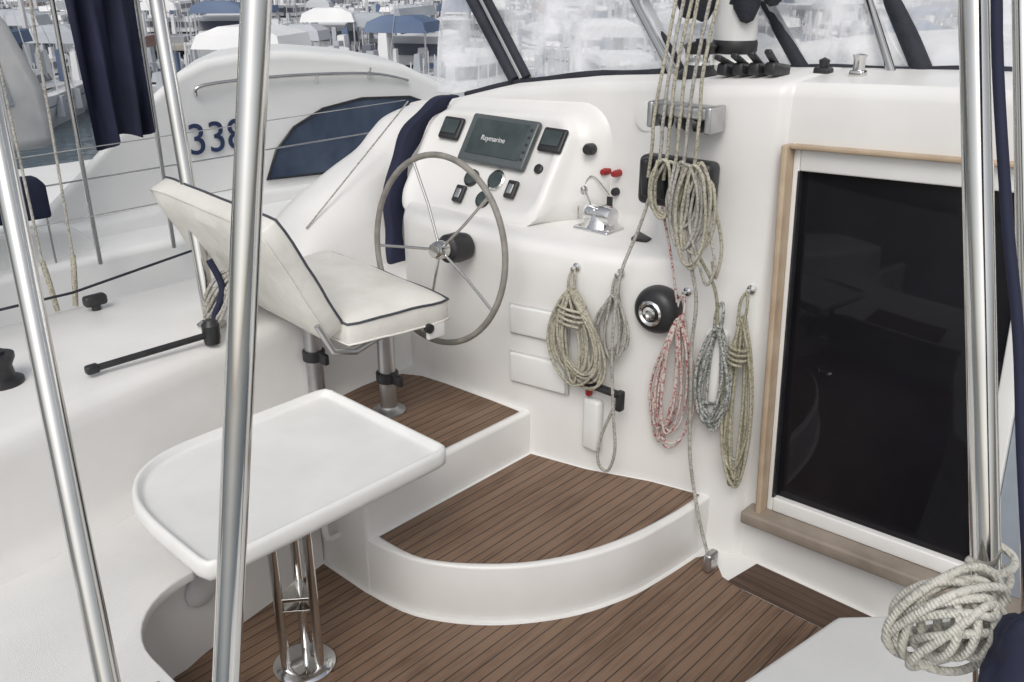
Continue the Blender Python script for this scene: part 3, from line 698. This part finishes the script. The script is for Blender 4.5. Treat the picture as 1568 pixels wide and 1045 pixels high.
# ---------------------------------------------------------------- marina mass
def marina():
    bm=bmesh.new(); rnd=random.Random(21)
    def addprism(pts_b,pts_t,mi):
        n=len(pts_b); vb=[bm.verts.new(p) for p in pts_b]; vt=[bm.verts.new(p) for p in pts_t]
        fs=[bm.faces.new(vt)]+[bm.faces.new((vb[i],vb[(i+1)%n],vt[(i+1)%n],vt[i])) for i in range(n)]
        for f in fs: f.material_index=mi
    def boat(x,y,ang,L):
        M=Matrix.Translation((x,y,-.9))@Matrix.Rotation(ang,4,'Z'); wdt=L*.16; 
        T=lambda a,b,c:(M@Vector((a,b,c)))[:]
        fb=L*.11
        hull=[(-.5*L,-wdt*.8),(-.1*L,-wdt),(.2*L,-wdt*.8),(.38*L,-wdt*.4),(.5*L,0),(.38*L,wdt*.4),(.2*L,wdt*.8),(-.1*L,wdt),(-.5*L,wdt*.8)]
        mi=rnd.choice([0,0,0,0,0,2])
        addprism([T(a*.93,b*.8,0) for a,b in hull],[T(a,b,fb*(.9+.25*max(0,a/L))) for a,b in hull],mi)
        addprism([T(a*.945,b*.86,fb*.5) for a,b in hull],[T(a*.97+.0,b*.93+(.03 if b>0 else -.03),fb*.62) for a,b in hull],1)
        cb=[(-.25*L,-wdt*.7),(.08*L,-wdt*.65),(.22*L,-wdt*.35),(.28*L,0),(.22*L,wdt*.35),(.08*L,wdt*.65),(-.25*L,wdt*.7)]
        h2=rnd.uniform(.05,.10)*L
        addprism([T(a,b,fb) for a,b in cb],[T(a*.8,b*.8,fb+h2) for a,b in cb],0)
        addprism([T(a*.95,b*.96,fb+h2*.35) for a,b in cb],[T(a*.90,b*.91,fb+h2*.75) for a,b in cb],3) 
        if rnd.random()<.35:
            cc=[(-.42*L,-wdt*.7),(-.24*L,-wdt*.7),(-.24*L,wdt*.7),(-.42*L,wdt*.7)]
            ci=rnd.choice([1,2,2,2,0,0])
            addprism([T(a,b,fb+.9) for a,b in cc],[T(a*.97,b*.9,fb+1.15) for a,b in cc],ci)
            addprism([T(a*.97,b*.9,fb+1.15) for a,b in cc],[T(-.33*L+(a+.33*L)*.6,b*.5,fb+1.3) for a,b in cc],ci)
            for (a,b) in cc:
                w_=[(a,b),(a+.05,b),(a+.05,b+.05)]
                addprism([T(p,q,fb*.9) for p,q in w_],[T(p,q,fb+.95) for p,q in w_],5)
        for s_ in(-1,1):
            for q in range(7):
                a=-.4*L+.13*L*q; b=s_*wdt*(.95 if a<.1*L else .6)
                w_=[(a,b),(a+.03,b),(a+.03,b+.03)]
                addprism([T(p,q2,fb*.9) for p,q2 in w_],[T(p,q2,fb+.65) for p,q2 in w_],5)
                if rnd.random()<.35:
                    w_=[(a-.1,b*1.03-.08),(a+.1,b*1.03-.08),(a+.1,b*1.03+.08),(a-.1,b*1.03+.08)]
                    addprism([T(p,q2,fb*.3) for p,q2 in w_],[T(p,q2,fb*.85) for p,q2 in w_],rnd.choice([0,1,2]))
        for _ in range(12):
            a=rnd.uniform(-.45,.3)*L; b=rnd.uniform(-.7,.7)*wdt; q=rnd.uniform(.06,.28); hh=rnd.uniform(.1,.9)
            w_=[(a-q,b-q*.6),(a+q,b-q*.6),(a+q,b+q*.6),(a-q,b+q*.6)]
            addprism([T(p,q2,fb) for p,q2 in w_],[T(a+(p-a)*.8,b+(q2-b)*.7,fb+hh) for p,q2 in w_],rnd.choice([0,1,2,2,3,3,2,0]))
        if rnd.random()<.4:
            H=L*1.3; r=.05
            mm=[(-r,-r),(r,-r),(r,r),(-r,r)]
            addprism([T(a,b,fb) for a,b in mm],[T(a,b,H) for a,b in mm],5)
            bb_=[(-.38*L,-.10),(0,-.14),(0,.14),(-.38*L,.10)]
            addprism([T(a,b,fb+h2+.5) for a,b in bb_],[T(a,b*.4,fb+h2+.75) for a,b in bb_],rnd.choice([1,1,0,2,4]))
            for (a0,b0) in((0,-wdt),(0,wdt),(.48*L,0),(-.48*L,0)):
                w_=[(a0,b0),(a0+.02,b0),(a0+.02,b0+.02)]
                addprism([T(a,b,fb) for a,b in w_],[T(a*.02,b*.02,H*.95) for a,b in w_],5)
    for row in range(18):
        d=22+row*5.6
        n=int(d*1.9/2.9)
        for k in range(n):
            ang=R(-25+ 115*(k+rnd.uniform(.15,.85))/n)
            x=-d*math.sin(ang); y=d*math.cos(ang)
            if x>6: continue
            boat(x,y+rnd.uniform(-1,1),R(rnd.choice([90,90,270]))+rnd.uniform(-.25,.25)+R(43),rnd.uniform(5,8.5))
    me=bpy.data.meshes.new('marina_boats'); bmesh.ops.recalc_face_normals(bm,faces=bm.faces); bm.to_mesh(me); bm.free()
    for m in (varmat('far_white',(.62,.63,.65),(.82,.82,.82),.5,.5),varmat('far_blue',(.07,.11,.20),(.15,.20,.30),.3,.7),varmat('far_grey',(.34,.37,.41),(.5,.52,.55),.3,.5),varmat('far_window',(.10,.11,.14),(.18,.19,.22),.3,.2),varmat('far_red',(.22,.12,.10),(.34,.27,.22),.3,.7),varmat('far_alu',(.4,.41,.43),(.6,.6,.62),.3,.5)):  # distance haze mixed into these paler boat colours
        me.materials.append(m)
    return link(bpy.data.objects.new('marina_boats',me))
marina()
PW=varmat('pontoon_wood',(.34,.32,.29),(.46,.43,.39),3,.8)
group('pontoon',[box('pontoon_deck',(-26-12*k*.68,28+12*k*.73,-.55),(80,1.4,.25),PW,.02,rot=(0,0,R(43))) for k in range(5)])
# waterfront houses
qb=[]; rnd=random.Random(2)
WB=bmesh.new()
mats=[varmat('plaster_%d'%k,tuple(q*.85 for q in c),c,.5,.8) for k,c in enumerate([(.5,.45,.38),(.55,.52,.47),(.4,.3,.24),(.6,.58,.55)])]
for k in range(34):
    ang=R(-60+5.2*k); d_=165+rnd.uniform(-8,8)
    h=rnd.uniform(6,15); wd_=rnd.uniform(12,20)
    x=-d_*math.sin(ang);y=d_*math.cos(ang)
    b=prism('house_walls',[(-wd_/2,-5),(wd_/2,-5),(wd_/2,5),(-wd_/2,5)],-1,h,rnd.choice(mats)); b.location=(x,y,0); b.rotation_euler=(0,0,ang)
    r_=prism('house_roof',[(-5.5,h),(0,h+3),(5.5,h)],-wd_/2-.4,wd_/2+.4,TAND,axis='X'); r_.location=(x,y,0.002); r_.rotation_euler=(0,0,ang)
    qb+=[b,r_]
    for fl_ in range(int(h//3)):
        for c_ in range(int(wd_//3)):
            lx_=-wd_/2+1.5+3*c_
            M=Matrix.Translation((x,y,1.7+3*fl_))@Matrix.Rotation(ang,4,'Z')@Matrix.Translation((lx_,-5.03,0))@Matrix.Diagonal((1.1,.1,1.4,1))
            bmesh.ops.create_cube(WB,size=1,matrix=M)
me=bpy.data.meshes.new('house_windows'); WB.to_mesh(me); WB.free(); me.materials.append(WIN)
qb.append(link(bpy.data.objects.new('house_windows',me)))
group('waterfront_houses',qb)
m,nt,b=newmat('harbour_water')
b.inputs['Base Color'].default_value=(.07,.10,.12,1); b.inputs['Roughness'].default_value=.15
n1=noise(nt,1.2,6); bump(nt,b,n1.outputs[0],.5,.15)
prism('water',[(-1500,-1500),(1500,-1500),(1500,1500),(-1500,1500)],-3,-.9,m)
# ---------------------------------------------------------------- world
wd_=bpy.data.worlds.new('World'); scene.world=wd_; wd_.use_nodes=True
nt=wd_.node_tree; bg=nt.nodes['Background']
sk=nt.nodes.new('ShaderNodeTexSky'); sk.sky_type='NISHITA'; sk.sun_disc=False
EL,AZ=R(48),R(148)
sk.sun_elevation=EL; sk.sun_rotation=AZ; sk.dust_density=4; sk.air_density=1.2
hs=nt.nodes.new('ShaderNodeHueSaturation'); hs.inputs['Saturation'].default_value=.3
nt.links.new(sk.outputs[0],hs.inputs['Color']); nt.links.new(hs.outputs[0],bg.inputs[0]); bg.inputs[1].default_value=.132
sn=bpy.data.lights.new('sun','SUN'); sn.energy=.85; sn.angle=R(30); sn.color=(1,.97,.93)
so=link(bpy.data.objects.new('sun',sn))
dv=Vector((math.sin(AZ)*math.cos(EL),math.cos(AZ)*math.cos(EL),math.sin(EL)))
so.rotation_mode='QUATERNION'; so.rotation_quaternion=dv.to_track_quat('Z','Y')
scene.view_settings.view_transform='Standard'; scene.view_settings.look='None'; scene.view_settings.exposure=0
